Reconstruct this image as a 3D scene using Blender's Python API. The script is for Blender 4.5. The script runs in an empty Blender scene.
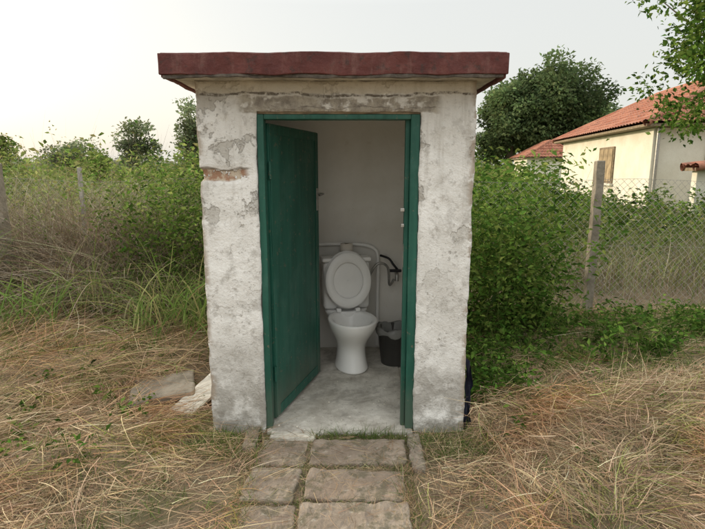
import bpy, bmesh, math, numpy as np
from mathutils import Vector, Matrix, noise
rng=np.random.default_rng(7)
sc=bpy.context.scene
COL=sc.collection
X0,X1,Y0,YB=-.86,.682,2.93,4.56
# ---------------------------------------------------------------- helpers
def link(o,parent=None):
    COL.objects.link(o)
    if parent: o.parent=parent
    return o
def empty(name,loc=(0,0,0),rz=0):
    e=bpy.data.objects.new(name,None); e.location=loc; e.rotation_euler=(0,0,rz); e.empty_display_size=.2
    return link(e)
def nrm(v): return v/np.maximum(np.linalg.norm(v,axis=-1,keepdims=True),1e-9)
def meshq(name,V,F,C=None,mat=None,parent=None,smooth=False):
    V=np.asarray(V,dtype=np.float32); F=np.asarray(F,dtype=np.int32)
    me=bpy.data.meshes.new(name)
    me.vertices.add(len(V)); me.vertices.foreach_set('co',V.ravel())
    me.loops.add(F.size); me.loops.foreach_set('vertex_index',F.ravel())
    me.polygons.add(len(F)); me.polygons.foreach_set('loop_start',np.arange(0,F.size,4,dtype=np.int32))
    me.update(calc_edges=True)
    if C is not None:
        a=me.color_attributes.new('Col','FLOAT_COLOR','POINT')
        c4=np.ones((len(V),4),dtype=np.float32); c4[:,:3]=C; a.data.foreach_set('color',c4.ravel())
    me.polygons.foreach_set('use_smooth',np.full(len(F),smooth))
    if mat: me.materials.append(mat)
    return link(bpy.data.objects.new(name,me),parent)
def combine(parts):
    Vs,Fs,Cs=[],[],[]; o=0
    for V,F,C in parts:
        Vs.append(V);Fs.append(F+o);Cs.append(C);o+=len(V)
    return np.concatenate(Vs),np.concatenate(Fs),np.concatenate(Cs)
def mk(name,parts,mat,parent=None):
    V,F,C=combine(parts); return meshq(name,V,F,C,mat,parent)
def snoise(x,y,s=1.0,ph=0.0):
    x=x*s;y=y*s
    return (np.sin(1.3*x+2.1*y+ph)+np.sin(2.7*x-1.7*y+1.3+ph*2)+np.sin(-1.9*x+3.9*y+4.1+ph)+.6*np.sin(5.3*x+4.1*y+ph*3)+.6*np.sin(6.1*x-5.7*y+2+ph))/4.2
def terr(x,y):
    x=np.asarray(x,dtype=float);y=np.asarray(y,dtype=float)
    def sm(a,b,t):
        t=np.clip((t-a)/(b-a),0,1); return t*t*(3-2*t)
    dx=np.maximum(np.maximum(-.72-x,x-.46),0)
    dxb=np.maximum(np.maximum(-.9-x,x-.72),0)
    dyb=np.maximum(np.maximum(2.9-y,y-4.7),0)
    dp=np.hypot(dx,np.maximum(y-3,0)); db=np.hypot(dxb,dyb)
    m=sm(0,.45,np.minimum(dp,db))
    h=.035*snoise(x,y,1.6)+.02*snoise(x,y,5.0,1.0)+.02
    def g(cx,cy,sx,sy,a): return a*np.exp(-((x-cx)/sx)**2-((y-cy)/sy)**2)
    h=h+g(1.4,2.75,.4,.4,.19)+g(2.15,2.95,.55,.4,.22)+g(2.1,2.1,.5,.35,.14)+g(1.2,2.1,.3,.25,.08)+g(-2.2,3.9,.8,.6,.14)+g(-3.1,3.3,.7,.5,.15)+g(-1.7,2.5,.4,.3,.09)+g(-1.3,4.1,.3,.4,.1)+g(-3.5,5,1,.6,.25)+g(-2.4,2.6,.4,.3,.08)
    far=sm(9,30,y)
    return h*m*(1-far)
def strands(P,D,L,W,curl,col,seg=3,clamp=True,side=None,bend=.25):
    N=len(P); D=nrm(D); L=L[:,None]; W=W[:,None]
    r=nrm(rng.normal(size=(N,3))); S=nrm(np.cross(D,r))
    B=rng.normal(size=(N,3))*bend; B[:,2]*=.3
    V=np.empty((N,(seg+1)*2,3))
    for k in range(seg+1):
        t=k/seg
        p=P+D*L*t+B*L*t*t; p[:,2]-=(curl*L[:,0]*t*t)
        w=W*.5*(1-t)**.6 if k<seg else W*.06
        if k==0: w=W*.4
        V[:,2*k]=p-S*w; V[:,2*k+1]=p+S*w
    # nothing grows through the walls
    ins=(V[...,0]>X0-.02)&(V[...,0]<X1+.02)&(V[...,1]>Y0-.02)&(V[...,1]<YB+.02)
    bx=P[:,0:1]+0*V[...,0]; out_front=(P[:,1:2]+0*V[...,0])<Y0
    V[...,0]=np.where(ins&(bx>=X1)&~out_front,X1+.022,V[...,0]); V[...,0]=np.where(ins&(bx<=X0)&~out_front,X0-.022,V[...,0])
    V[...,1]=np.where(ins&out_front&((V[...,0]<-.53)|(V[...,0]>.37)),Y0-.022,V[...,1]); V[...,1]=np.where(ins&~out_front&(bx>X0)&(bx<X1),YB+.022,V[...,1])
    V=V.reshape(-1,3)
    if clamp:
        z=terr(V[:,0],V[:,1])+.004; V[:,2]=np.maximum(V[:,2],z)
    b=np.arange(N)[:,None,None]*((seg+1)*2)
    f=np.array([[2*k,2*k+1,2*k+3,2*k+2] for k in range(seg)])[None]
    F=(b+f).reshape(-1,4)
    C=np.repeat(col,(seg+1)*2,axis=0)
    return V,F,C
def leaves(C0,size,col,up=.4,asp=.5,dirs=None):
    N=len(C0); n=rng.normal(size=(N,3)); n[:,2]=np.abs(n[:,2])+up; n=nrm(n)
    r=rng.normal(size=(N,3)) if dirs is None else dirs
    a=nrm(r-n*np.sum(r*n,axis=1,keepdims=True)); b=np.cross(n,a)
    s=size[:,None]
    V=np.empty((N,4,3))
    V[:,0]=C0; V[:,1]=C0+a*s*.45+b*s*asp*.5+n*s*.1; V[:,2]=C0+a*s-n*s*.08; V[:,3]=C0+a*s*.45-b*s*asp*.5+n*s*.1
    F=(np.arange(N)[:,None]*4+np.arange(4)[None])
    return V.reshape(-1,3),F,np.repeat(col,4,axis=0)
def pal(N,cols,w=None,jit=.18):
    cols=np.array(cols,dtype=float); i=rng.choice(len(cols),N,p=w)
    return np.clip(cols[i]*(1+rng.normal(size=(N,1))*jit)*(1+rng.normal(size=(N,3))*.05),.005,.9)
def tube(path,rad,n=8,col=(.1,.08,.06)):
    path=np.array(path,dtype=float); K=len(path); V=[]
    T=np.gradient(path,axis=0); T=nrm(T)
    up=np.array([0,0,1.]) if abs(T[0][2])<.9 else np.array([1.,0,0])
    for k in range(K):
        a=np.cross(T[k],up); a/=np.linalg.norm(a); b=np.cross(T[k],a)
        for j in range(n):
            th=2*math.pi*j/n; V.append(path[k]+rad[k]*(math.cos(th)*a+math.sin(th)*b))
    F=[[k*n+j,k*n+(j+1)%n,(k+1)*n+(j+1)%n,(k+1)*n+j] for k in range(K-1) for j in range(n)]
    return np.array(V),np.array(F),np.tile(np.array(col),(len(V),1))
def smoothpath(pts,n=6):
    pts=[Vector(p) for p in pts]; out=[]
    P=[pts[0]]+pts+[pts[-1]]
    for i in range(1,len(P)-2):
        for k in range(n):
            t=k/n;p0,p1,p2,p3=P[i-1],P[i],P[i+1],P[i+2]
            out.append(.5*((2*p1)+(p2-p0)*t+(2*p0-5*p1+4*p2-p3)*t*t+(3*p1-p0-3*p2+p3)*t**3))
    out.append(pts[-1]); return [tuple(p) for p in out]
def box(name,lo,hi,mat,parent=None,bev=.004,cuts=0,amp=0,nsc=6,rot=None,loc=None,segs=2):
    bm=bmesh.new(); bmesh.ops.create_cube(bm,size=1)
    lo=Vector(lo);hi=Vector(hi);c=(lo+hi)/2;s=hi-lo
    for v in bm.verts: v.co=Vector((v.co.x*s.x,v.co.y*s.y,v.co.z*s.z))
    if bev: bmesh.ops.bevel(bm,geom=bm.edges[:],offset=bev,segments=segs,affect='EDGES',profile=.5)
    if cuts:
        for it in range(6):
            es=[e for e in bm.edges if e.calc_length()>cuts]
            if not es: break
            bmesh.ops.subdivide_edges(bm,edges=es,cuts=1,use_grid_fill=True)
    if amp:
        for v in bm.verts:
            w=v.co+c; v.co+=noise.noise_vector(w*nsc)*amp+noise.noise_vector(w*nsc*3.7)*amp*.4
    me=bpy.data.meshes.new(name); bm.to_mesh(me); bm.free(); me.materials.append(mat)
    o=bpy.data.objects.new(name,me); o.location=c
    if rot: o.rotation_euler=rot
    return link(o,parent)
# ---------------------------------------------------------------- material helpers
class M:
    def __init__(s,name):
        s.m=bpy.data.materials.new(name); s.m.use_nodes=True; s.t=s.m.node_tree; s.n=s.t.nodes; s.l=s.t.links; s.cache={}
        s.b=s.n['Principled BSDF']; s.out=s.n['Material Output']; s.b.inputs['Roughness'].default_value=.8
        s.b.inputs['Specular IOR Level'].default_value=.3
    def node(s,t,**k):
        nd=s.n.new(t)
        for a,v in k.items(): setattr(nd,a,v)
        return nd
    def co(s): 
        if not hasattr(s,'_c'): s._c=s.node('ShaderNodeTexCoord').outputs['Object']
        return s._c
    def noise(s,scale,detail=4,rough=.6,dist=0,vec=None):
        detail=min(detail,5); key=(scale,detail,rough,dist,vec is None)
        if vec is None and key in s.cache: return s.cache[key]
        nd=s.node('ShaderNodeTexNoise'); nd.inputs['Scale'].default_value=scale; nd.inputs['Detail'].default_value=detail
        nd.inputs['Roughness'].default_value=rough; nd.inputs['Distortion'].default_value=dist
        s.l.new(vec or s.co(),nd.inputs['Vector']); s.cache[key]=nd.outputs['Fac']; return nd.outputs['Fac']
    def ramp(s,inp,a,b,c0=0,c1=1):
        r=s.node('ShaderNodeMapRange'); r.clamp=True; s.l.new(inp,r.inputs[0])
        for i,v in zip((1,2,3,4),(a,b,c0,c1)): r.inputs[i].default_value=v
        r.interpolation_type='SMOOTHSTEP'; return r.outputs[0]
    def mix(s,fac,a,b):
        x=s.node('ShaderNodeMix',data_type='RGBA')
        for i,v in ((0,fac),(6,a),(7,b)):
            if isinstance(v,(int,float)): x.inputs[i].default_value=v
            elif isinstance(v,tuple): x.inputs[i].default_value=(*v,1)
            else: s.l.new(v,x.inputs[i])
        return x.outputs[2]
    def math(s,op,a,b=0.0):
        x=s.node('ShaderNodeMath',operation=op)
        for i,v in ((0,a),(1,b)):
            if isinstance(v,(int,float)): x.inputs[i].default_value=v
            else: s.l.new(v,x.inputs[i])
        return x.outputs[0]
    def bump(s,h,st=.3,d=.01):
        b=s.node('ShaderNodeBump'); b.inputs['Strength'].default_value=st; b.inputs['Distance'].default_value=d
        s.l.new(h,b.inputs['Height']); s.l.new(b.outputs[0],s.b.inputs['Normal'])
    def color(s,c):
        if isinstance(c,tuple): s.b.inputs['Base Color'].default_value=(*c,1)
        else: s.l.new(c,s.b.inputs['Base Color'])
    def rough(s,v): s.b.inputs['Roughness'].default_value=v
    def sep(s,vec=None):
        x=s.node('ShaderNodeSeparateXYZ'); s.l.new(vec or s.co(),x.inputs[0]); return x.outputs
    def warp(s,scale=6,amt=.05):
        nd=s.node('ShaderNodeTexNoise'); nd.inputs['Scale'].default_value=scale; nd.inputs['Detail'].default_value=3
        s.l.new(s.co(),nd.inputs['Vector'])
        sub=s.node('ShaderNodeVectorMath',operation='SUBTRACT'); s.l.new(nd.outputs['Color'],sub.inputs[0]); sub.inputs[1].default_value=(.5,.5,.5)
        sca=s.node('ShaderNodeVectorMath',operation='SCALE'); s.l.new(sub.outputs[0],sca.inputs[0]); sca.inputs['Scale'].default_value=amt*2
        ad=s.node('ShaderNodeVectorMath',operation='ADD'); s.l.new(sca.outputs[0],ad.inputs[0]); s.l.new(s.co(),ad.inputs[1])
        return ad.outputs[0]
    def boxmask(s,ax,lo,hi,soft,vec):
        x=s.sep(vec)[ax]
        return s.math('MULTIPLY',s.ramp(x,lo-soft,lo+soft),s.ramp(x,hi-soft,hi+soft,1,0))
def simple(name,c,rough=.6,var=.15,sc_=8,bump=0,metal=0):
    m=M(name); f=m.noise(sc_); m.color(m.mix(m.ramp(f,.3,.7),tuple(x*(1-var) for x in c),tuple(min(1,x*(1+var)) for x in c)))
    m.rough(rough); m.b.inputs['Metallic'].default_value=metal
    if bump: m.bump(m.noise(sc_*5),bump,.004)
    return m.m
def foliage(name,trans=.35):
    m=M(name); a=m.node('ShaderNodeAttribute',attribute_name='Col'); c=a.outputs['Color']
    d=m.node('ShaderNodeBsdfDiffuse'); m.l.new(c,d.inputs['Color']); m.n.remove(m.b)
    if trans==0:
        m.l.new(d.outputs[0],m.out.inputs[0]); return m.m
    t=m.node('ShaderNodeBsdfTranslucent'); m.l.new(c,t.inputs['Color'])
    x=m.node('ShaderNodeMixShader'); x.inputs[0].default_value=trans
    m.l.new(d.outputs[0],x.inputs[1]); m.l.new(t.outputs[0],x.inputs[2]); m.l.new(x.outputs[0],m.out.inputs[0])
    return m.m
MF=foliage('foliage_mat',.38); MS=foliage('straw_mat',0)
bk=M('bark_mat'); bk.color(bk.mix(bk.noise(12),(.06,.045,.035),(.16,.13,.1))); bk.bump(bk.noise(30),.6,.02); MB=bk.m
def plaster(name):
    m=M(name); w=m.warp(7,.035); w2=m.warp(20,.012)
    n7=m.noise(7,5,.72,.5); n13=m.noise(13,5,.75); n6=m.noise(6,4,.7); n3=m.noise(3.1,5,.65,.2)
    base=m.mix(m.ramp(m.noise(2.2,5,.65),.38,.62),(.87,.858,.83),(.72,.705,.67))
    base=m.mix(m.math('MULTIPLY',m.ramp(n7,.51,.68),.75),base,(.5,.48,.445))
    base=m.mix(m.math('MULTIPLY',m.ramp(n13,.57,.63),.5),base,(.43,.405,.37))
    sp=m.ramp(m.noise(42,3,.65),.59,.66); base=m.mix(m.math('MULTIPLY',sp,m.ramp(n3,.38,.6,.15,.75)),base,(.3,.28,.25))
    xs=m.sep(w); z=xs[2]
    foot=m.math('MULTIPLY',m.ramp(z,.0,.75,1,0),m.ramp(n6,.33,.58))
    base=m.mix(m.math('MULTIPLY',foot,.9),base,(.27,.25,.215))
    mp=m.node('ShaderNodeMapping'); mp.inputs['Scale'].default_value=(11,11,.8); m.l.new(m.co(),mp.inputs[0])
    stx=m.math('MULTIPLY',m.ramp(m.noise(1.5,4,.7,0,mp.outputs[0]),.5,.7),m.ramp(z,.7,2.0,.08,.5)); base=m.mix(stx,base,(.43,.4,.35))
    fl=m.ramp(n3,.555,.565); rim=m.math('MULTIPLY',m.ramp(n3,.54,.556),m.ramp(n3,.56,.574,1,0))
    hz_=m.ramp(z,.9,1.5,.3,1)
    base=m.mix(m.math('MULTIPLY',m.math('MULTIPLY',fl,hz_),.65),base,(.42,.395,.35)); base=m.mix(m.math('MULTIPLY',m.math('MULTIPLY',rim,hz_),.5),base,(.24,.22,.19))
    cm=m.math('MULTIPLY',m.boxmask(2,1.905,1.99,.006,w),m.boxmask(0,-.62,.48,.025,w))
    cm=m.math('MULTIPLY',cm,m.ramp(n6,.36,.44))
    base=m.mix(cm,base,m.mix(m.ramp(m.noise(16,5,.75),.3,.7),(.23,.205,.175),(.5,.46,.39)))
    rb=m.boxmask(2,2.008,2.2,.004,w2); base=m.mix(m.math('MULTIPLY',rb,.6),base,(.62,.57,.47))
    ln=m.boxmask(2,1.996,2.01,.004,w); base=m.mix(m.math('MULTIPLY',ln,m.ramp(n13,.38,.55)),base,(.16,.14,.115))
    l2=m.math('MULTIPLY',m.boxmask(2,1.935,1.94,.003,m.warp(5,.06)),m.boxmask(0,-.5,.5,.05,w)); base=m.mix(m.math('MULTIPLY',l2,m.ramp(n13,.4,.6,0,.8)),base,(.12,.1,.085))
    ch=m.math('MULTIPLY',m.boxmask(2,1.54,1.6,.006,w),m.boxmask(0,-.9,-.6,.02,w)); ch=m.math('MULTIPLY',ch,m.ramp(m.noise(17,3),.4,.46))
    base=m.mix(ch,base,m.mix(m.ramp(m.noise(25,4),.42,.58),(.34,.2,.13),(.52,.44,.34)))
    c3=m.math('MULTIPLY',m.boxmask(2,1.6,1.61,.003,w),m.boxmask(0,-.9,-.58,.02,w)); base=m.mix(m.math('MULTIPLY',c3,.7),base,(.2,.16,.12))
    xe=m.math('MAXIMUM',m.ramp(xs[0],-.86,-.825,1,0),m.ramp(xs[0],.645,.68)); ed=m.math('MULTIPLY',xe,m.ramp(n6,.47,.52))
    base=m.mix(m.math('MULTIPLY',ed,.8),base,(.38,.31,.24))
    m.color(base); m.rough(.93)
    h=m.math('ADD',n13,m.math('MULTIPLY',m.noise(70,2,.7),.35)); h=m.math('SUBTRACT',h,m.math('MULTIPLY',m.math('MULTIPLY',fl,hz_),.35))
    h=m.math('SUBTRACT',h,m.math('MULTIPLY',ch,.9)); m.bump(h,.75,.013); return m.m
MP=plaster('weathered_plaster')
mi=M('interior_limewash'); b_=mi.mix(mi.ramp(mi.noise(3,4,.6),.35,.7),(.93,.915,.88),(.86,.84,.79))
b_=mi.mix(mi.math('MULTIPLY',mi.ramp(mi.sep(mi.warp(5,.08))[2],.0,.3,1,0),.35),b_,(.5,.45,.38))
b_=mi.mix(mi.math('MULTIPLY',mi.ramp(mi.noise(11,4,.7),.6,.7),.25),b_,(.65,.6,.52)); mi.color(b_); mi.bump(mi.noise(14,4),.4,.01); MI=mi.m
def concrete(name,c0,c1,sc_=9,stain=0):
    m=M(name); c=m.mix(m.ramp(m.noise(sc_,5,.7),.3,.7),c0,c1); c=m.mix(m.math('MULTIPLY',m.ramp(m.noise(45,3),.6,.7),.5),c,tuple(x*.5 for x in c0))
    if stain: c=m.mix(m.math('MULTIPLY',m.ramp(m.noise(3.3,5,.75,.6),.46,.66),stain),c,tuple(x*.6 for x in c0))
    m.color(c); m.rough(.95); m.bump(m.noise(40,4,.7),.6,.008); return m.m
MC=concrete('concrete_floor',(.38,.35,.3),(.66,.63,.57),5,.6)
MPost=concrete('post_concrete',(.15,.13,.1),(.31,.275,.22),6)
pv=M('paver_mat'); c=pv.mix(pv.ramp(pv.noise(7,5,.7),.3,.7),(.2,.175,.14),(.4,.35,.285)); inf=pv.node('ShaderNodeObjectInfo')
c=pv.mix(pv.math('MULTIPLY',inf.outputs['Random'],.4),c,(.34,.24,.175)); c=pv.mix(pv.math('MULTIPLY',pv.ramp(pv.noise(11,4,.7),.5,.64),.7),c,(.13,.12,.075))
c=pv.mix(pv.math('MULTIPLY',pv.ramp(pv.noise(30,4,.7),.6,.68),.6),c,(.46,.42,.35))
pv.color(c); pv.rough(.95); pv.bump(pv.noise(35,5,.78),1.,.018); MPav=pv.m
rf=M('roof_fascia_red'); c=rf.mix(rf.ramp(rf.noise(5,5,.7),.3,.7),(.08,.022,.02),(.14,.045,.038))
c=rf.mix(rf.math('MULTIPLY',rf.ramp(rf.noise(22,5,.7),.53,.66),.7),c,(.055,.034,.03)); mp=rf.node('ShaderNodeMapping'); mp.inputs['Scale'].default_value=(9,9,2.4); rf.l.new(rf.co(),mp.inputs[0])
c=rf.mix(rf.math('MULTIPLY',rf.ramp(rf.noise(1.6,5,.7,0,mp.outputs[0]),.48,.7),.4),c,(.22,.12,.1))
rf.color(c); rf.rough(.7); rf.bump(rf.noise(18,4),.6,.014); MR=rf.m
gp=M('green_door_paint'); mp=gp.node('ShaderNodeMapping'); mp.inputs['Scale'].default_value=(9,9,.9); gp.l.new(gp.co(),mp.inputs[0]); gn=gp.noise(2,4,.6,0,mp.outputs[0])
c=gp.mix(gp.ramp(gn,.3,.7),(.01,.078,.054),(.022,.12,.086))
c=gp.mix(gp.math('MULTIPLY',gp.ramp(gp.noise(26,4,.7),.61,.66),.65),c,(.16,.14,.1)); c=gp.mix(gp.math('MULTIPLY',gp.ramp(gp.sep(gp.warp(8,.1))[2],-.9,-.55,1,0),.5),c,(.12,.12,.09))
c=gp.mix(gp.math('MULTIPLY',gp.ramp(gp.noise(3.5,5,.7),.48,.68),.45),c,(.06,.155,.12))
gp.color(c); gp.rough(.5); gp.b.inputs['Specular IOR Level'].default_value=.4; gp.bump(gn,.3,.006); MG=gp.m
MCer=simple('white_ceramic',(.9,.89,.87),.14,.02,3); MPl=simple('white_plastic',(.87,.86,.84),.3,.03,4)
MBlk=simple('black_plastic',(.02,.02,.022),.4,.1,10); MMet=simple('zinc_metal',(.42,.41,.39),.35,.2,20,0,.8)
MWood=simple('weathered_wood',(.23,.18,.12),.85,.35,11,.5); MBoard=simple('pale_board',(.58,.55,.48),.85,.25,12,.4)
MTarp=simple('dark_blue_film',(.015,.018,.035),.4,.3,9,.3)
MWire=simple('fence_wire',(.36,.34,.31),.6,.3,30,0,.2)
# ---------------------------------------------------------------- ground
def axis(lo,hi,step,far,neg):
    a=list(np.arange(lo,hi,step)); s=step;v=a[-1]
    while v<far: s*=1.22; v+=s; a.append(v)
    s=step;v=a[0];pre=[]
    while v>neg: s*=1.22; v-=s; pre.append(v)
    return np.array(pre[::-1]+a)
gx=axis(-5,5,.06,900,-900); gy=axis(1,8,.06,1500,-60)
X,Y=np.meshgrid(gx,gy); Z=terr(X,Y); V=np.stack([X,Y,Z],-1).reshape(-1,3)
nx=len(gx); i=np.arange(len(gy)-1)[:,None]*nx+np.arange(nx-1)[None]; F=np.stack([i,i+1,i+nx+1,i+nx],-1).reshape(-1,4)
gm=M('ground_mat'); c=gm.mix(gm.ramp(gm.noise(2.5,5,.65),.35,.65),(.19,.14,.09),(.3,.235,.155)); c=gm.mix(gm.math('MULTIPLY',gm.ramp(gm.noise(1.1,4,.6),.5,.62),.5),c,(.09,.105,.04))
c=gm.mix(gm.ramp(gm.noise(60,4,.8),.45,.7),c,(.08,.065,.04)); yy=gm.sep()[1]; c=gm.mix(gm.ramp(yy,6,12),c,gm.mix(gm.noise(.15,4),(.1,.13,.045),(.19,.2,.09)))
gm.color(c); gm.rough(1); gm.bump(gm.noise(50,4,.75),.9,.02); meshq('ground',V,F,None,gm.m,None,True)
# ---------------------------------------------------------------- outhouse
OH=empty('outhouse',(0,0,0))
HT=2.075
def wall_plane(name,us,ws,hole,d0,d1,axis_,mat,amp=.004):
    us=np.array(us);ws=np.array(ws);nu,nw=len(us),len(ws);V=[];F=[]
    def idx(s,a,b): return s*nu*nw+a*nw+b
    for d in (d0,d1):
        for u in us:
            for w_ in ws: V.append((u,d,w_) if axis_=='y' else (d,u,w_))
    pres=lambda a,b: 0<=a<nu-1 and 0<=b<nw-1 and not (hole and hole[0]<=(us[a]+us[a+1])/2<=hole[1] and hole[2]<=(ws[b]+ws[b+1])/2<=hole[3])
    for a in range(nu-1):
        for b in range(nw-1):
            if not pres(a,b): continue
            F.append((idx(0,a,b),idx(0,a+1,b),idx(0,a+1,b+1),idx(0,a,b+1)))
            F.append((idx(1,a,b),idx(1,a,b+1),idx(1,a+1,b+1),idx(1,a+1,b)))
            for (da,db,e0,e1) in ((-1,0,(a,b),(a,b+1)),(1,0,(a+1,b+1),(a+1,b)),(0,-1,(a+1,b),(a,b)),(0,1,(a,b+1),(a+1,b+1))):
                if not pres(a+da,b+db): F.append((idx(0,*e0),idx(0,*e1),idx(1,*e1),idx(1,*e0)))
    V2=[]
    for v in V:
        v=Vector(v); n=noise.noise_vector(v*5)*amp+noise.noise_vector(v*17)*amp*.7+noise.noise_vector(v*45)*amp*.4
        if axis_=='y' and v.x<-.62 and 1.535<v.z<1.605 and v.y<Y0+.05: n=n+Vector((.014*max(0,-.8-v.x)/.06,.014,0))
        V2.append(v+n)
    return meshq(name,[tuple(v) for v in V2],F,None,mat,OH,True)
def seg(a,b,st): 
    n=max(1,int(round((b-a)/st))); return list(np.linspace(a,b,n+1))
xs=seg(X0,-.535,.02)+seg(-.535,.377,.03)[1:]+seg(.377,X1,.02)[1:]
zs=seg(-.05,1.912,.02)+seg(1.912,HT,.02)[1:]
wall_plane('front_wall',xs,zs,(-.535,.377,-1,1.912),Y0,Y0+.13,'y',MP,.0075)
wall_plane('side_wall_left',seg(Y0+.13,YB,.06),seg(-.05,HT,.06),None,X0,X0+.11,'x',MP,.003)
wall_plane('side_wall_right',seg(Y0+.13,YB,.06),seg(-.05,HT,.06),None,X1-.11,X1,'x',MP,.003)
wall_plane('back_wall',seg(X0+.11,X1-.11,.06),seg(-.05,HT,.06),None,YB-.11,YB,'y',MP,.003)
def lin(name,lo,hi,mat,**k): return box(name,lo,hi,mat,OH,0,.08,.003,5,**k)
lin('lining_left',(X0+.112,Y0+.14,.0),(X0+.126,YB-.13,HT-.02),MI); lin('lining_right',(X1-.126,Y0+.14,.0),(X1-.112,YB-.13,HT-.02),MI)
lin('lining_back',(X0+.128,YB-.128,.0),(X1-.128,YB-.114,HT-.02),MI); lin('ceiling',(X0+.13,Y0+.14,HT-.016),(X1-.13,YB-.13,HT-.004),MI)
lin('lining_front',(-.72,Y0+.136,1.92),(.55,Y0+.15,HT-.02),MI)
box('floor_slab',(-.53,Y0-.03,-.06),(.372,YB-.13,.022),MC,OH,.012,.05,.009,7); box('floor_sides',(-.73,Y0+.16,-.06),(.55,YB-.132,.012),MC,OH,.01,.1,.003)
box('threshold',(-.5,Y0-.1,-.05),(-.22,Y0-.035,.028),MBoard,OH,.01,.03,.012,12)
def roofpiece(name,lo,hi,mat,amp,bev=.01): return box(name,lo,hi,mat,OH,bev,.05,amp,5)
RY0=2.75
roofpiece('roof_slab',(-.965,RY0+.012,2.076),(.77,4.72,2.165),MC,.004)
roofpiece('roof_fascia',(-.99,RY0-.01,2.077),(.795,RY0+.01,2.182),MR,.009,.004)
roofpiece('roof_covering',(-.985,RY0+.012,2.167),(.79,4.74,2.188),MR,.006,.006)
roofpiece('side_fascia_right',(.772,RY0+.012,2.06),(.79,4.73,2.165),MR,.006,.004); roofpiece('side_fascia_left',(-.985,RY0+.012,2.065),(-.967,4.73,2.165),MR,.006,.004)
box('fascia_drip',(-.97,RY0-.004,2.06),(.775,RY0+.011,2.076),simple('drip_edge',(.1,.085,.07),.9,.4,20,.5),OH,.003,.05,.008,9)
FX0,FX1=-.533,.375
box('door_frame_left',(FX0,Y0+.012,.02),(FX0+.038,Y0+.095,1.9),MG,OH,.004,.1,.002)
box('door_frame_right',(FX1-.05,Y0+.012,.02),(FX1,Y0+.095,1.9),MG,OH,.004,.1,.002)
box('door_frame_stop',(FX1-.075,Y0+.05,.022),(FX1-.0505,Y0+.097,1.878),MG,OH,.003)
box('door_frame_head',(FX0+.0385,Y0+.014,1.873),(FX1-.0505,Y0+.093,1.9),MG,OH,.004,.1,.002)
box('frame_seal',(FX0,Y0+.015,1.901),(FX1,Y0+.09,1.915),MWood,OH,.003,.04,.003)
box('strike_plate',(FX1-.079,Y0+.055,1.03),(FX1-.0755,Y0+.085,1.17),MMet,OH,.001)
box('latch_keeper',(FX1-.1,Y0+.03,1.36),(FX1-.0755,Y0+.05,1.38),MMet,OH,.003); box('latch_keeper_low',(FX1-.095,Y0+.035,1.27),(FX1-.0755,Y0+.05,1.29),MMet,OH,.003)
D=empty('door'); D.parent=OH; D.location=(FX0+.05,Y0+.1,.045); D.rotation_euler=(0,0,math.atan2(.80,.235))
DW,DH=.81,1.815
box('leaf',(0,.0,0),(DW,.034,DH),MG,D,.003,.12,.002)
for nm,a,b in (('stile_hinge',(.004,-.006,.004),(.06,-.0005,DH-.004)),('stile_lock',(DW-.06,-.006,.004),(DW-.004,-.0005,DH-.004)),('rail_top',(.061,-.006,DH-.06),(DW-.061,-.0005,DH-.004)),('rail_bottom',(.061,-.006,.004),(DW-.061,-.0005,.07))):
    box(nm,a,b,MG,D,.003)
for k,zz in enumerate((.25,1.5)):
    V,F,C=tube([(-.004,-.004,zz),(-.004,-.004,zz+.1)],[.009,.009],10); meshq('hinge_%d'%(k+1),V,F,None,MG,D,True)
box('lock_plate',(DW-.055,-.012,1.26),(DW-.02,-.0065,1.42),MMet,D,.001)
V,F,C=tube(smoothpath([(DW-.037,-.012,1.38),(DW-.037,-.05,1.38),(DW-.06,-.058,1.38),(DW-.13,-.058,1.375)],4),[.008]*13,10); meshq('door_handle',V,F,None,MMet,D,True)
# ---------------------------------------------------------------- toilet
T=empty('toilet',(.0,3.92,.02),math.radians(11)); T.scale=(1.06,1.06,1.05)
def loft(name,rings,mat,parent,n=40,cap0=True,cap1=False,sub=1):
    V=[];F=[]
    for (cy,z,rx,ryf,ryb) in rings:
        for j in range(n):
            th=2*math.pi*j/n; cx=math.cos(th);s=math.sin(th)
            ry=ryf if s<0 else ryb
            V.append((rx*cx,cy+ry*s,z))
    K=len(rings)
    for k in range(K-1):
        for j in range(n): F.append((k*n+j,k*n+(j+1)%n,(k+1)*n+(j+1)%n,(k+1)*n+j))
    me=bpy.data.meshes.new(name); fs=list(F)
    if cap0: fs.append(tuple(range(n))[::-1])
    if cap1: fs.append(tuple((K-1)*n+j for j in range(n)))
    me.from_pydata(V,[],fs); me.materials.append(mat)
    for p in me.polygons: p.use_smooth=True
    o=link(bpy.data.objects.new(name,me),parent)
    s=o.modifiers.new('s','SUBSURF'); s.levels=sub; s.render_levels=sub
    return o
loft('bowl',[(.05,0,.125,.19,.2),(.05,.012,.128,.195,.2),(.05,.03,.12,.185,.2),(.06,.1,.108,.155,.19),(.06,.18,.105,.14,.19),(.04,.24,.125,.165,.2),(.01,.3,.155,.205,.22),(0,.35,.175,.225,.24),(0,.385,.184,.235,.25),(0,.4,.184,.235,.25),(0,.405,.176,.228,.244),(0,.4,.145,.195,.2),(0,.37,.13,.18,.19),(0,.3,.11,.15,.15),(0,.22,.06,.08,.08)],MCer,T,cap1=True)
loft('bowl_rear_deck',[(.27,.28,.1,.07,.07),(.27,.36,.16,.09,.08),(.27,.4,.175,.1,.09),(.27,.407,.17,.095,.085)],MCer,T,cap1=True)
box('cistern',(-.185,.225,.41),(.185,.375,.79),MCer,T,.03,segs=4); box('cistern_lid',(-.195,.215,.792),(.195,.385,.825),MCer,T,.014,segs=4)
for o in T.children:
    for p in o.data.polygons: p.use_smooth=True
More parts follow.
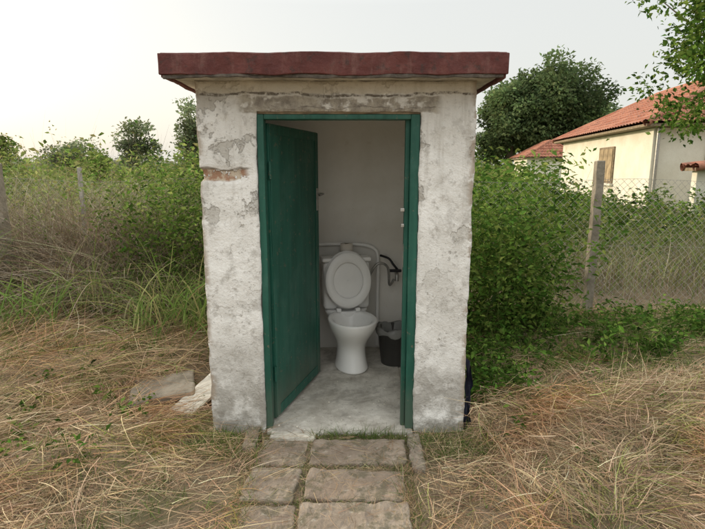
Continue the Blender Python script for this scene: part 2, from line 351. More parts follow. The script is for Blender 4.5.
V,F,C=tube([(0,.3,.82),(0,.3,.836),(0,.3,.8365)],[.025,.024,.001],16); meshq('flush_button',V,F,None,MMet,T,True)
def oval_ring(name,rx,ry,inner,th,mat,parent,solid=False):
    n=44;V=[];F=[];prof=[(1,0),(1.0,th*.6),(.97,th),(inner+.03,th),(inner,th*.6),(inner,0)]
    if solid: prof=[(1,0),(1,th*.5),(.96,th),(.6,th*1.15),(.25,th*1.2),(.02,th*1.2)]
    for (k,z) in prof:
        for j in range(n):
            a=2*math.pi*j/n; s=math.sin(a); V.append((k*rx*math.cos(a),k*ry*s*(1.0 if s>0 else .93),z))
    K=len(prof)
    rr=K if not solid else K-1
    for k in range(rr):
        for j in range(n): F.append((k*n+j,k*n+(j+1)%n,((k+1)%K)*n+(j+1)%n,((k+1)%K)*n+j))
    return meshq(name,V,F,None,mat,parent,True)
lid=oval_ring('lid',.185,.232,0,.02,MPl,T,True); lid.location=(0,.205,.65); lid.rotation_euler=(math.radians(82),0,0)
lb=oval_ring('lid_back',.183,.23,0,.004,MPl,T,True); lb.location=(0,.209,.65); lb.rotation_euler=(math.radians(82+180),0,0)
st=oval_ring('seat_ring',.18,.225,.64,.018,MPl,T); st.location=(0,.172,.65); st.rotation_euler=(math.radians(81),0,0)
for k in (-1,1): box('seat_hinge_%d'%(k+2),(k*.075-.02,.155,.405),(k*.075+.02,.215,.435),MPl,T,.008)
V,F,C=tube([(.02,.0,0),(.02,0,.001),(.02,0,.1),(.02,0,.101)],[.018,.052,.052,.018],24); tr=meshq('toilet_paper_roll',V,F,None,simple('tissue',(.72,.66,.58),.95,.05,20),None,True); tr.location=(-.07,4.26,.888)
PL=empty('water_pipes')
def pipe(name,pts,r,mat,par,n=5,sides=10):
    p=smoothpath(pts,n); V,F,C=tube(p,[r]*len(p),sides); return meshq(name,V,F,None,mat,par,True)
pipe('feed_pipe',[(-.3,4.4,.96),(-.1,4.4,.965),(.08,4.4,.96)],.014,MPl,PL)
pipe('supply_riser',[(.22,4.4,.05),(.22,4.4,.5),(.22,4.4,.84),(.18,4.4,.93),(.08,4.4,.96)],.016,MPl,PL)
pipe('hose_loop',[(.12,4.38,.55),(.15,4.28,.72),(.22,4.26,.82),(.3,4.28,.78),(.32,4.33,.62),(.36,4.37,.66)],.011,MMet,PL)
pipe('tap_body',[(.38,4.41,.72),(.38,4.34,.72),(.38,4.3,.71),(.38,4.29,.66)],.017,MMet,PL)
box('tap_lever',(.3,4.3,.735),(.42,4.325,.76),MBlk,PL,.006); pipe('black_hose',[(.24,4.37,.87),(.31,4.33,.85),(.35,4.31,.8),(.39,4.33,.75)],.01,MBlk,PL)
BN=empty('waste_bin',(.34,4.05,.022)); BN.scale=(1.15,1.15,1.15)
n=28;V=[];F=[]
for (r,z) in ((.085,0),(.09,.005),(.115,.25),(.122,.252),(.122,.265),(.112,.265),(.086,.02),(.002,.015)):
    for j in range(n):
        a=2*math.pi*j/n; V.append((r*math.cos(a),r*math.sin(a),z))
for k in range(7):
    for j in range(n): F.append((k*n+j,k*n+(j+1)%n,(k+1)*n+(j+1)%n,(k+1)*n+j))
meshq('bin_body',V,F,None,simple('dark_grey_plastic',(.06,.058,.055),.45,.1,8),BN,True)
V=[];F=[]
for k,(r,z) in enumerate(((.126,.225),(.129,.245),(.127,.27),(.11,.272),(.1,.2),(.07,.15),(.01,.14))):
    for j in range(n):
        a=2*math.pi*j/n; q=1+.05*math.sin(7*a+k)+.03*math.sin(13*a); V.append((r*q*math.cos(a),r*q*math.sin(a),z+.012*math.sin(5*a+k)))
for k in range(6):
    for j in range(n): F.append((k*n+j,k*n+(j+1)%n,(k+1)*n+(j+1)%n,(k+1)*n+j))
meshq('bin_bag',V,F,None,simple('bag_film',(.22,.22,.21),.35,.1,14),BN,True)
V=[];F=[]
for a in range(7):
    for b in range(20):
        x=.69+a*.009+.006*math.sin(b*.9+a); z=-.02+b*.026; V.append((x,Y0+.03+.02*math.sin(a*1.7+b*.4)+a*.01,z-.004*a*a*(b/20)))
for a in range(6):
    for b in range(19): F.append((a*20+b,(a+1)*20+b,(a+1)*20+b+1,a*20+b+1))
meshq('plastic_sheet',V,F,None,MTarp,None,True)
# ---------------------------------------------------------------- paving path
PP=empty('paving_path')
k=0
for r,(ya,yb) in enumerate(((2.55,2.81),(2.25,2.52),(1.95,2.22),(1.64,1.92),(1.33,1.61),(1.02,1.3))):
    for (xa,xb) in ((-.53,-.262),(-.235,.27 if r else .3)):
        k+=1; j=rng.normal(size=6)*.01
        box('paver_%d'%k,(xa+j[0],ya+j[1],-.05),(xb+j[2],yb+j[3],.014+abs(j[4])),MPav,PP,.01,.03,.012,13,rot=(rng.normal()*.015,rng.normal()*.015,rng.normal()*.03))
box('edging_brick_1',(-.635,2.68,-.05),(-.555,2.93,.045),MPav,PP,.01,.03,.01,12,rot=(0,0,.05))
box('edging_brick_2',(.325,2.5,-.05),(.4,2.86,.035),MPav,PP,.01,.03,.01,12,rot=(0,0,-.03))
box('concrete_slab',(-1.55,3.22,.04),(-1.13,3.62,.1),MPost,None,.015,.05,.018,7,rot=(.03,-.05,.3))
box('loose_board',(-1.13,3.1,.06),(-.96,3.56,.085),MBoard,None,.005,.05,.006,7,rot=(.18,.08,-.35))
V=[];F=[]
for q in range(70):
    x=rng.uniform(-.5,.33); y=rng.uniform(2.86,3.9) if q%2 else rng.uniform(2.84,3.1); s=rng.uniform(.002,.007)
    o=len(V); zz=.026 if y>2.9 else .015
    for (a,b,c_) in ((-1,-1,0),(1,-1,0),(1,1,0),(-1,1,0),(-.5,-.5,1),(.6,-.5,1),(.5,.6,1),(-.6,.5,1)): V.append((x+a*s*rng.uniform(.6,1.2),y+b*s*rng.uniform(.6,1.2),zz+c_*s*rng.uniform(.6,1)))
    F+= [(o,o+1,o+5,o+4),(o+1,o+2,o+6,o+5),(o+2,o+3,o+7,o+6),(o+3,o,o+4,o+7),(o+4,o+5,o+6,o+7)]
meshq('plaster_crumbs',V,F,None,MBoard,None)
# ---------------------------------------------------------------- grass & straw
STRAW=[(.52,.4,.25),(.58,.47,.305),(.44,.32,.2),(.37,.255,.16),(.48,.335,.21),(.25,.18,.12)]
GREEN=[(.1,.17,.04),(.15,.22,.06),(.07,.12,.03),(.2,.25,.08)]
def okmask(x,y,pad=.0):
    b=(x>X0-.02-pad)&(x<X1+.02+pad)&(y>Y0-.03)&(y<4.62)
    p=(x>-.54)&(x<.32)&(y<Y0)
    s=(x>-1.48)&(x<-1.0)&(y>3.25)&(y<3.55)
    return ~(b|p|s)
def scatter(N,x0,x1,y0,y1):
    return rng.uniform(x0,x1,N),rng.uniform(y0,y1,N)
def straw(N,x0,x1,y0,y1,Lm,cluster=1.0,cols=STRAW,lift=.16,lay=.05):
    x,y=scatter(N,x0,x1,y0,y1)
    dens=np.clip(.6+.6*snoise(x,y,2.3,3.0),.06,1); k=okmask(x,y)&(rng.random(N)<dens); x,y=x[k],y[k];N=len(x)
    ang=2.6*snoise(x,y,1.4,.7)+rng.normal(size=N)*.8
    D=np.stack([np.cos(ang),np.sin(ang),rng.normal(size=N)*lift+.08],-1)
    P=np.stack([x,y,terr(x,y)+rng.random(N)**2*lay],-1)
    L=rng.gamma(5,Lm/5,N); W=rng.uniform(.0018,.0045,N)
    col=pal(N,cols,None,.22)*(1+.35*snoise(x,y,3.1,2)[:,None])
    red=np.clip(snoise(x,y,1.9,5.2)*1.5,0,1)[:,None]; col=col*(1-red*np.array([[.02,.22,.35]]))
    gr=(rng.random(N)<np.clip(.06+.4*snoise(x,y,1.7,.4),0,.4))[:,None]; col=np.where(gr,col*np.array([[.55,.8,.4]]),col)
    return strands(P,D,L,W,rng.uniform(0,.15,N),np.clip(col,.01,.8),4,bend=.22)
mk('straw_litter',[straw(40000,-3.4,3.2,1.5,3.3,.17),straw(32000,-5.5,4.5,3.2,5.6,.26,lay=.08),straw(17000,.75,3.0,1.9,3.3,.2,lay=.15,lift=.32),straw(12000,-3.4,-1,2,3.6,.22,lay=.1,lift=.3),straw(8000,-4.5,-1.3,3.4,5.3,.4,lay=.16,lift=.35)],MS)
def blades(N,x0,x1,y0,y1,L0,L1,cols,W=(.003,.007),fn=None,clump=0,spread=.35,curl=(.1,.45),seg=4):
    if clump:
        nc=N//clump; cx,cy=scatter(nc,x0,x1,y0,y1)
        if fn is not None: k=rng.random(nc)<fn(cx,cy); cx,cy=cx[k],cy[k]
        nc=len(cx); x=np.repeat(cx,clump)+rng.normal(size=nc*clump)*.03; y=np.repeat(cy,clump)+rng.normal(size=nc*clump)*.03
        sc_=np.repeat(rng.uniform(.6,1.2,nc),clump); tint=np.repeat(rng.normal(size=nc)*.15+1,clump)
    else:
        x,y=scatter(N,x0,x1,y0,y1)
        if fn is not None: k=rng.random(N)<fn(x,y); x,y=x[k],y[k]
        sc_=np.ones(len(x)); tint=np.ones(len(x))
    k=okmask(x,y,.0); x,y,sc_,tint=x[k],y[k],sc_[k],tint[k]; N=len(x)
    D=np.stack([rng.normal(size=N)*spread,rng.normal(size=N)*spread,np.ones(N)],-1)
    P=np.stack([x,y,terr(x,y)-.01],-1); L=rng.uniform(L0,L1,N)*sc_
    return strands(P,D,L,rng.uniform(*W,N),rng.uniform(*curl,N),pal(N,cols,None,.2)*tint[:,None],seg)
near=lambda x,y: np.clip(.35+.9*snoise(x,y,2.1,1.4),0,1)
rightg=lambda x,y: np.clip((y-3.15)*1.4,0,1)*np.clip(.7+.5*snoise(x,y,3),0,1)
mk('green_grass',[blades(14000,-3.4,3,1.5,3.4,.05,.17,GREEN,(.0025,.005),near,9,.6),
  blades(14000,.72,5,3.1,5.7,.1,.32,GREEN,(.003,.007),rightg,10,.4),
  blades(8000,-4.6,-.95,3.3,5.5,.12,.34,GREEN+[(.3,.27,.12)],(.003,.008),near,10,.5),
  blades(1100,-.98,-.55,2.6,2.94,.05,.17,GREEN+STRAW[:2],(.002,.005),None,0,.5),blades(1100,.4,.85,2.6,2.94,.05,.17,GREEN+STRAW[:2],(.002,.005),None,0,.5)],MF)
def joint(N,x0,x1,y0,y1,L0,L1,cols):
    x,y=scatter(N,x0,x1,y0,y1); D=np.stack([rng.normal(size=N)*.6,rng.normal(size=N)*.6,np.ones(N)],-1)
    return strands(np.stack([x,y,np.full(N,.0)],-1),D,rng.uniform(L0,L1,N),rng.uniform(.002,.004,N),rng.uniform(.1,.5,N),pal(N,cols),3)
js=[joint(700,-.27,-.225,1.4,2.82,.015,.06,GREEN+STRAW[:2]),joint(600,-.25,.32,2.81,2.89,.03,.12,GREEN)]
for yy in (2.535,2.235,1.935): js.append(joint(400,-.53,.27,yy-.018,yy+.018,.015,.06,GREEN+STRAW[:3]))
js.append(joint(1100,-.57,-.49,1.5,2.85,.03,.12,GREEN+STRAW)); js.append(joint(1100,.23,.33,1.5,2.55,.03,.12,GREEN+STRAW))
def loose(N):
    x,y=scatter(N,-.55,.35,1.9,2.9); a=rng.uniform(0,6.28,N); D=np.stack([np.cos(a),np.sin(a),rng.normal(size=N)*.08],-1)
    return strands(np.stack([x,y,np.full(N,.034)],-1),D,rng.uniform(.03,.16,N),rng.uniform(.0015,.003,N),np.zeros(N),pal(N,STRAW),3)
js.append(loose(700)); mk('path_joint_grass',js,MF)
# ---------------------------------------------------------------- leafy plants
def plants(NP,x0,x1,y0,y1,h0,h1,nl,ls,cols,fn=None,spread=.2,stemcol=[(.1,.12,.04)],hfn=None,r=.08,asp=.5,lean=(0,0)):
    x,y=scatter(NP,x0,x1,y0,y1)
    if fn is not None: k=rng.random(NP)<fn(x,y); x,y=x[k],y[k]
    k=okmask(x,y,.06); x,y=x[k],y[k]; N=len(x)
    D=nrm(np.stack([rng.normal(size=N)*spread+lean[0],rng.normal(size=N)*spread+lean[1],np.ones(N)],-1)); L=rng.uniform(h0,h1,N)
    if hfn is not None: L=L*hfn(x,y)
    P=np.stack([x,y,terr(x,y)-.02],-1); st=strands(P,D,L,np.full(N,.006),np.full(N,.1),pal(N,stemcol),5,bend=.1)
    idx=np.repeat(np.arange(N),nl); t=rng.uniform(.08,1,len(idx)); a=rng.uniform(0,6.28,len(idx)); rr=rng.random(len(idx))*r*(1.2-t*.6)
    C0=P[idx]+D[idx]*(L[idx]*t)[:,None]; C0[:,2]-=.1*L[idx]*t*t; rd=np.stack([np.cos(a),np.sin(a),rng.normal(size=len(a))*.3],-1); C0=C0+rd*rr[:,None]
    inb=(C0[:,0]>X0-.05)&(C0[:,0]<X1+.05)&(C0[:,1]<YB+.06)&(C0[:,1]>Y0-.1); 
    C0=C0[~inb]; rd=rd[~inb]; idx=idx[~inb]
    tint=(1+rng.normal(size=N)*.25)[idx][:,None]
    lv=leaves(C0,rng.uniform(.5,1.3,len(idx))*ls,np.clip(pal(len(idx),cols)*tint,.01,.5),.5,asp,rd+rng.normal(size=rd.shape)*.3)
    return [st,lv]
LG=[(.065,.135,.024),(.1,.185,.034),(.05,.095,.02),(.15,.225,.05)]
LY=[(.17,.23,.055),(.22,.27,.08),(.12,.185,.045),(.28,.28,.11)]
mk('weeds',plants(480,.8,5.5,3.7,5.4,.12,.38,26,.06,LG,lambda x,y:np.clip((y-3.5)*.8,0.1,1),.35,r=.1)+plants(90,.75,1.25,3.15,4.4,.1,.36,22,.05,LG,None,.4)+
   plants(160,-5,-1,4.6,5.7,.2,.5,24,.05,LY,None,.3)+plants(35,-3.3,-1.2,2.2,4,.08,.2,16,.045,LG,None,.5)+plants(14,.75,2.6,2.2,3.3,.06,.16,14,.04,LG,None,.5),MF)
mk('vine_hedge',plants(340,.76,2.15,4.0,5.9,.85,1.75,66,.062,LG+LY[:1],lambda x,y:np.clip(1.25-(x-.8)*.5,0,1)*np.clip(.8+.5*snoise(x,y,4),.2,1)*np.clip((y-3.9)-(x-.8)*.6+.2,0,1),.2,r=.2,hfn=lambda x,y:1.12-.32*np.clip(x-1.2,0,2)+.14*snoise(x,y,5)),MF)
mk('hedge_shrub',plants(165,-2.3,-1.0,5.0,6.3,1.25,2.15,75,.055,LY[:3]+LG,None,.18,r=.22,hfn=lambda x,y:1.06+.1*snoise(x,y,5)-.15*np.clip(-1.5-x,0,1))+
   plants(60,-4.6,-2.1,5.5,6.4,1.1,1.85,50,.045,LY,None,.22,r=.17),MF)
mk('field_weeds',plants(260,1.8,9.5,7.4,10,.75,1.3,42,.09,LY+LG,lambda x,y:np.clip(.6+.5*snoise(x,y,1.3),.15,1),.2,r=.18,hfn=lambda x,y:1-.06*(x>4.5))+
   plants(300,2,12,10,14,1.0,1.9,36,.13,LG+LY[:2],None,.15,r=.3,hfn=lambda x,y:np.where(x/y>.39,.72,1.0))+plants(90,1.6,4.0,6.6,9,1.5,2.25,60,.1,LG+LY[:2],lambda x,y:(x/y<.42).astype(float),.15,r=.28)+
   plants(540,-14,-1,6.9,14,1.1,1.95,40,.1,LY+[(.18,.22,.08)],None,.22,r=.22)+plants(110,-8.5,-1.6,7.6,12,1.9,2.8,54,.1,LY+LG[:2],lambda x,y:np.clip(.5+.8*snoise(x,y,1.1),0,1),.22,r=.27)+
   plants(380,-30,0,14,30,1.4,2.8,40,.2,LY,None,.2,r=.45)+plants(260,-1,20,14,26,1.2,2.2,36,.22,LG+LY,lambda x,y:(x<8.1).astype(float),.2,r=.4,hfn=lambda x,y:np.where(x/y>.385,.6,1.0)),MF)
DRY=[(.36,.3,.22),(.27,.215,.155),(.44,.38,.29),(.2,.16,.12),(.33,.25,.17)]
def tall(N,x0,x1,y0,y1,L0,L1,cols,spread=.3,W=(.004,.008),curl=(.1,.5),seg=9,fn=None):
    x,y=scatter(N,x0,x1,y0,y1)
    if fn is not None: k=rng.random(N)<fn(x,y); x,y=x[k],y[k]
    k=okmask(x,y,.05); x,y=x[k],y[k]; N=len(x)
    D=np.stack([rng.normal(size=N)*spread,rng.normal(size=N)*spread,np.ones(N)],-1)
    P=np.stack([x,y,terr(x,y)+rng.random(N)*.25],-1)
    return strands(P,D,rng.uniform(L0,L1,N)*(1+.25*snoise(x,y,1.5,2)),rng.uniform(*W,N),rng.uniform(*curl,N),pal(N,cols,None,.22)*(1+.25*snoise(x,y,1.7,1)[:,None]),seg,bend=.35)
mk('dry_brush',[tall(10000,-6.5,-1.7,5.35,6.5,1.0,1.85,DRY,.36),tall(8000,-6,-1.3,4.95,5.7,.45,1.15,DRY,.65,curl=(.3,.9)),tall(3000,2.0,6.5,5.9,7.5,.35,.85,DRY+LY,.3)],MS)
mk('tall_grass',[tall(500,-4.9,-3.7,4.8,5.3,.7,1.4,[(.18,.27,.07),(.24,.33,.1)],.3,(.008,.016),(.2,.7)),tall(420,-3,-1.6,4.7,5.2,.4,.95,[(.18,.26,.07),(.36,.36,.16)],.3,(.006,.012),(.2,.7)),
   tall(260,-1.9,-1.05,4.0,4.8,.5,1.2,[(.17,.26,.07),(.3,.3,.13)],.28,(.008,.018),(.3,.8)),tall(60,-3.2,-2.6,4.3,4.6,.5,.95,[(.2,.29,.08)],.35,(.01,.018),(.3,.8)),tall(2600,1.6,9,6.6,9,.5,1.1,LY+DRY[:3],.28),tall(3200,-14,-1.5,7,13,.9,1.7,LY+DRY[:1],.25,(.008,.015))],MF)
# ---------------------------------------------------------------- fence
def diag_mesh(xa,xb,ya,yb,z0,z1,cell=.055,w=.0034):
    L=math.hypot(xb-xa,yb-ya); H=z1-z0; V=[];F=[]; ux,uy=(xb-xa)/L,(yb-ya)/L
    def add(s0,h0,s1,h1,off):
        if s1-s0<1e-4: return
        o=len(V); d=Vector((s1-s0,h1-h0)).normalized(); nn=(-d.y*w/2,d.x*w/2)
        K=16
        for k in range(K+1):
            t=k/K; s=s0+(s1-s0)*t; h=h0+(h1-h0)*t
            for sg in (-1,1):
                ss=s+sg*nn[0]; hh=h+sg*nn[1]; wob=.02*math.sin(ss*2.1)+.012*math.sin(ss*5+hh*3)+off
                V.append((xa+ux*ss-uy*wob,ya+uy*ss+ux*wob,z0+hh-.03*math.sin(ss*1.3)**2*hh))
        for k in range(K): F.append((o+2*k,o+2*k+1,o+2*k+3,o+2*k+2))
    n=int((L+H)/(cell*1.414))
    for i in range(n):
        c=-H+i*cell*1.414
        s0=max(0,c); s1=min(L,c+H); add(s0,s0-c,s1,s1-c,.0)
        add(s0,H-(s0-c),s1,H-(s1-c),.003)
    for h in (0,.5*H,H): 
        for q in range(int(L/.5)): add(q*.5,h,q*.5+.5,h,.006)
    return V,F
FN=empty('chain_link_fence')
V,F=diag_mesh(.6,9.5,5.62,5.45,.05,1.5); meshq('wire_mesh_right',V,F,None,MWire,FN)
V,F=diag_mesh(-9,.55,6.6,5.74,.05,1.5); meshq('wire_mesh_left',V,F,None,MWire,FN)
for k,(px,py,h,w_) in enumerate(((2.62,5.54,1.69,.044),(5.6,5.45,1.7,.045),(-3.62,5.3,1.66,.05),(-1.0,5.9,1.55,.045),(8.4,5.4,1.7,.045))):
    box('fence_post' if k==0 else 'fence_post.%03d'%k,(px-w_,py-w_,-.1),(px+w_,py+w_,h),MPost,None,.01,.07,.008,5,rot=(0,-.02+rng.normal()*.01,0))
box('steel_fence_post',(-3.12,5.9,0),(-3.08,5.94,1.62),MWire,None,.005)
# ---------------------------------------------------------------- trees
def tree(name,base,H,R,zc,rz,nlobe,nleaf,ls,cols,seed,trunk_r=.2,lean=(0,0),lobe=(.3,.5)):
    global rng
    old=rng; rng=np.random.default_rng(seed); E=empty(name,base); parts=[]
    tp=[np.array([lean[0]*t+.05*R*math.sin(5*t+seed),lean[1]*t,H*.8*t]) for t in np.linspace(0,1,7)]
    parts.append(tube(tp,[trunk_r*(1.25-t) for t in np.linspace(0,1.1,7)],10))
    u=nrm(rng.normal(size=(nlobe,3))); rad=rng.random(nlobe)**.45
    cen=u*rad[:,None]*np.array([[R*.8,R*.8,rz*.82]])*rng.uniform(.7,1.2,(nlobe,1))+np.array([[lean[0],lean[1],zc]])
    lr=rng.uniform(*lobe,nlobe)*R
    for c_ in cen[:min(nlobe,26)]:
        t0=rng.uniform(.25,.8); s=np.array([lean[0]*t0,lean[1]*t0,H*.8*t0]); m_=(s+c_)/2+np.array([0,0,-.06*R])
        parts.append(tube([s,m_,c_],[trunk_r*.4*(1.1-t0*.6),trunk_r*.22,trunk_r*.06],6))
    mk('trunk_and_limbs',parts,MB,E)
    idx=rng.choice(nlobe,nleaf,p=lr**2/np.sum(lr**2)); d=nrm(rng.normal(size=(nleaf,3))); q=rng.uniform(.3,1.0,nleaf)**.6*rng.normal(1,.2,nleaf)
    C0=cen[idx]+d*(q*lr[idx])[:,None]*np.array([[1,1,.75]])
    k=C0[:,2]>.05*H; C0=C0[k]; idx=idx[k]; d=d[k]; n=len(C0)
    g=np.sin(C0[:,0]*9/R+seed)+np.sin(C0[:,1]*10/R)+np.sin(C0[:,2]*11/R+1)+.8*np.sin(C0[:,0]*23/R+C0[:,2]*19/R); k=(g>-1.1)|(rng.random(n)<.2); C0=C0[k];idx=idx[k];d=d[k];n=len(C0)
    tint=(1+rng.normal(size=nlobe)*.25)[idx][:,None]
    mk('foliage',[leaves(C0,rng.uniform(.6,1.3,n)*ls,np.clip(pal(n,cols)*tint,.01,.5),.3,.6,d+rng.normal(size=d.shape)*.6)],MF,E)
    rng=old; return E
TG=[(.12,.17,.075),(.155,.205,.09),(.095,.135,.062)]  # big far trees: leaf colours lightened to carry distance haze
TH=[(.19,.225,.13),(.23,.265,.15),(.16,.195,.115)]  # paler leaf greens, air haze mixed into the colour
tree('broadleaf_tree',(18.6,50,0),12,5.6,7.0,5.2,84,46000,.36,TG,3,.5,lobe=(.18,.36))
tree('broadleaf_tree',(14.9,50,0),11.2,3.9,6.0,5.0,60,26000,.36,TG,5,.35,lobe=(.2,.4))
tree('broadleaf_tree',(23.0,52,0),10,3.6,5.8,4.2,44,17000,.36,TG,6,.3,lobe=(.2,.4))
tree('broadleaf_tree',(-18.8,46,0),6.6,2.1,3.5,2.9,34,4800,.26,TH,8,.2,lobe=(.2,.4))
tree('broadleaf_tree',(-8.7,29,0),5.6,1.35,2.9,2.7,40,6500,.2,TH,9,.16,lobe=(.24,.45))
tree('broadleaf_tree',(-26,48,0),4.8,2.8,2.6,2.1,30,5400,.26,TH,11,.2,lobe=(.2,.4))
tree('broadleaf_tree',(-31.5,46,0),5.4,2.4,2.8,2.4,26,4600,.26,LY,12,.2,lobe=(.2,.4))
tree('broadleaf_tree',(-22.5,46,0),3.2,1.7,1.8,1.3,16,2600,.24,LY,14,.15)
tree('walnut_tree',(7.0,8.6,0),6.4,2.6,3.8,2.9,120,36000,.1,LG+[(.18,.26,.06)],21,.12,lobe=(.13,.27))
def treeline():
    parts=[]
    for (D0,x0,x1,h,n,s,cols) in ((210,-190,40,7,13000,1.5,[(.34,.37,.31),(.38,.41,.35),(.31,.34,.29)]),(120,-110,60,5.2,13000,.9,[(.24,.27,.18),(.28,.31,.21)]),(70,-60,60,3.2,12000,.5,TH+LY)):  # rows farther back are greyer and paler: haze painted into leaf colour
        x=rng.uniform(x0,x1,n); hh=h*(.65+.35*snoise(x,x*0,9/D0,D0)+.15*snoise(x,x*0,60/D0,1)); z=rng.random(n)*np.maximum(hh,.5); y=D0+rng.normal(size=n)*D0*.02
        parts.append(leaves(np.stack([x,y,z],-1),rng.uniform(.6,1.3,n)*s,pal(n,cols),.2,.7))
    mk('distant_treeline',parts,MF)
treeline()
# ---------------------------------------------------------------- houses
def tiles_mat():
    m=M('clay_tiles'); c=m.mix(m.ramp(m.noise(1.4,5,.7),.3,.7),(.28,.1,.06),(.4,.19,.125)); c=m.mix(m.math('MULTIPLY',m.ramp(m.noise(7,4,.7),.48,.62),.75),c,(.16,.085,.065)); m.color(c); m.rough(.9); return m.m
MT=tiles_mat(); MH=concrete('house_plaster',(.64,.6,.5),(.74,.71,.62),1.5)
def hip_roof(name,w,l,z0,z1,hip,ov,parent,pitch=.24,row=.35):
    x0,x1,y0,y1=-ov,w+ov,-ov,l+ov; cx=w/2; parts=[]
    def slope(E0,E1,R0,R1):
        E0,E1,R0,R1=map(lambda p:np.array(p,float),(E0,E1,R0,R1)); Le=np.linalg.norm(E1-E0); a=(E1-E0)/Le
        mid=(E0+E1)/2; up=(R0+R1)/2-mid; Hs=np.linalg.norm(up-a*np.dot(up,a)); upv=(up-a*np.dot(up,a))/Hs; nn=np.cross(a,upv); 
        if nn[2]<0: nn=-nn
        ns=int(Le/(pitch/6)); nt=max(1,int(Hs/row)); V=[];F=[]
        s=np.linspace(0,Le,ns+1)
        tt=[]
        for r in range(nt): tt+= [r/nt, (r+.98)/nt]
        for q,t in enumerate(tt):
            lo=np.dot(R0-E0,a)*t; hi=Le+(np.dot(R1-E0,a)-Le)*t; sc2=np.clip(s,lo,hi)
            lift=.045*np.abs(np.sin(math.pi*sc2/pitch))+(.035 if q%2==0 else 0)
            V.append(E0+a*sc2[:,None]+upv*(Hs*t)+nn*lift[:,None])
        V=np.concatenate(V); K=len(tt); i=np.arange(K-1)[:,None]*(ns+1)+np.arange(ns)[None]
        F=np.stack([i,i+1,i+ns+2,i+ns+1],-1).reshape(-1,4); parts.append((V,F,np.ones((len(V),3))))
    R0=(cx,y0+hip,z1);R1=(cx,y1-hip,z1)
    slope((x0,y0,z0),(x0,y1,z0),R0,R1); slope((x1,y0,z0),(x1,y1,z0),R0,R1)
    slope((x0,y0,z0),(x1,y0,z0),R0,R0); slope((x0,y1,z0),(x1,y1,z0),R1,R1)
    V,F,C=combine(parts); meshq(name,V,F,None,MT,parent)
    ps=[tube(smoothpath([a_,b_],8),[.11]*9,8) for a_,b_ in ((R0,R1),((x0,y0,z0),R0),((x1,y0,z0),R0),((x0,y1,z0),R1))]
    V,F,C=combine(ps); meshq(name+'_ridge',V,F,None,MT,parent,True)
    box('eaves_board',(x0+.03,y0+.03,z0-.1),(x1-.03,y1-.03,z0-.015),MWood,parent,.01)
H=empty('plastered_house',(8.95,15.7,0),-math.radians(7.0))
box('walls',(0,0,-.2),(6.5,9.65,2.82),MH,H,.02); hip_roof('tile_roof',6.5,9.65,2.93,4.75,2.4,.4,H)
box('plinth',(-.03,-.03,-.2),(6.53,9.68,.45),MPost,H,.02)
MSh=simple('shutter_wood',(.34,.26,.16),.85,.3,4,.3)
def window(y0,y1,z0,z1):
    box('window_frame',(-.05,y0,z0),(-.002,y1,z1),MWood,H,.01)
    n=3
    for k in range(n):
        a=y0+.07+(y1-y0-.14)/n*k; b=a+(y1-y0-.14)/n-.03; box('window_shutter_%d'%k,(-.075,a,z0+.08),(-.051,b,z1-.08),MSh,H,.008)
    box('window_sill',(-.12,y0-.05,z0-.08),(-.003,y1+.05,z0-.001),MH,H,.01)
window(2.9,4.4,1.1,2.4)
box('front_window',(1.5,-.05,1.1),(2.6,-.002,2.3),MWood,H,.01); box('front_window_pane',(1.58,-.06,1.18),(2.52,-.051,2.22),simple('glass_dark',(.04,.05,.06),.1,.1),H,.004)
pipe('downpipe',[(.12,-.06,2.8),(.12,-.06,1.4),(.12,-.06,.0)],.05,MMet,H)
GW=empty('garden_wall',(9.0,13.6,0)); box('wall_body',(0,0,-.1),(5,.22,1.62),MH,GW,.02); hip_roof('coping_tiles',5,.22,1.66,1.98,.6,.18,GW,.2,.2)
H2=empty('small_house',(14.0,42,0),-.1); box('walls',(0,0,-.2),(4.2,5,2.5),MH,H2,.02); hip_roof('tile_roof',4.2,5,2.55,3.9,1.8,.3,H2)
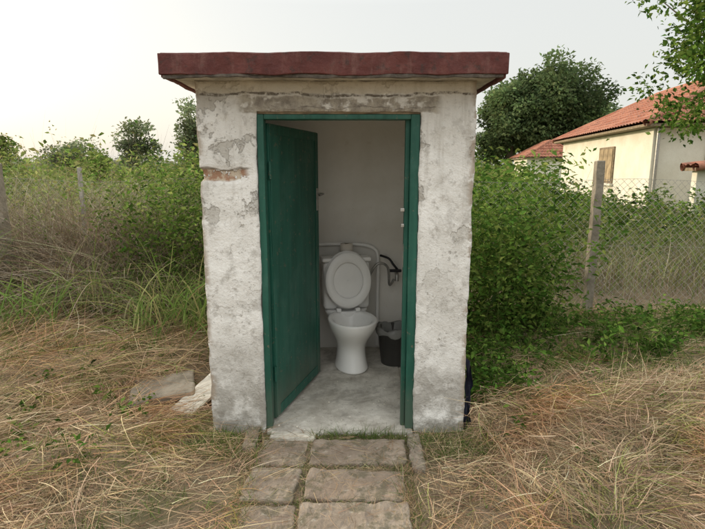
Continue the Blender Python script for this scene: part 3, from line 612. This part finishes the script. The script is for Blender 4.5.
# ---------------------------------------------------------------- light
el=math.radians(15); az=math.atan2(-.86,.5)
w=bpy.data.worlds.new('World'); sc.world=w; w.use_nodes=True; nt=w.node_tree; bg=nt.nodes['Background']
sk=nt.nodes.new('ShaderNodeTexSky'); sk.sky_type='NISHITA'; sk.sun_disc=False; sk.sun_elevation=el; sk.sun_rotation=az%(2*math.pi); sk.dust_density=5; sk.air_density=1.0; sk.ozone_density=1
tc=nt.nodes.new('ShaderNodeTexCoord'); sx=nt.nodes.new('ShaderNodeSeparateXYZ'); nt.links.new(tc.outputs['Generated'],sx.inputs[0])
mr=nt.nodes.new('ShaderNodeMapRange'); mr.inputs[1].default_value=.28; mr.inputs[2].default_value=.9; nt.links.new(sx.outputs[2],mr.inputs[0])
hz=nt.nodes.new('ShaderNodeMix'); hz.data_type='RGBA'; hz.inputs[6].default_value=(7.35,7.35,6.95,1); hz.inputs[7].default_value=(21.5,21.2,20,1); nt.links.new(mr.outputs[0],hz.inputs[0])
mx=nt.nodes.new('ShaderNodeMix'); mx.data_type='RGBA'; mx.inputs[0].default_value=.66; nt.links.new(hz.outputs[2],mx.inputs[7])
nt.links.new(sk.outputs[0],mx.inputs[6]); nt.links.new(mx.outputs[2],bg.inputs['Color']); bg.inputs['Strength'].default_value=.15
sd=bpy.data.lights.new('sun','SUN'); sd.energy=3.2; sd.angle=math.radians(4); sd.color=(1,.84,.62); so=link(bpy.data.objects.new('sun',sd))
dv=Vector((math.sin(az)*math.cos(el),math.cos(az)*math.cos(el),math.sin(el))); so.rotation_euler=dv.to_track_quat('Z','Y').to_euler()
# ---------------------------------------------------------------- camera
cd=bpy.data.cameras.new('camera'); cd.sensor_width=36; cd.lens=36*513/705; cd.clip_end=5000; cd.clip_start=.05
cam=link(bpy.data.objects.new('camera',cd)); cam.location=(0,0,1.6); cam.rotation_euler=(math.radians(90-10.5),0,0); sc.camera=cam
sc.view_settings.view_transform='Standard'; sc.view_settings.look='None'; sc.view_settings.exposure=0
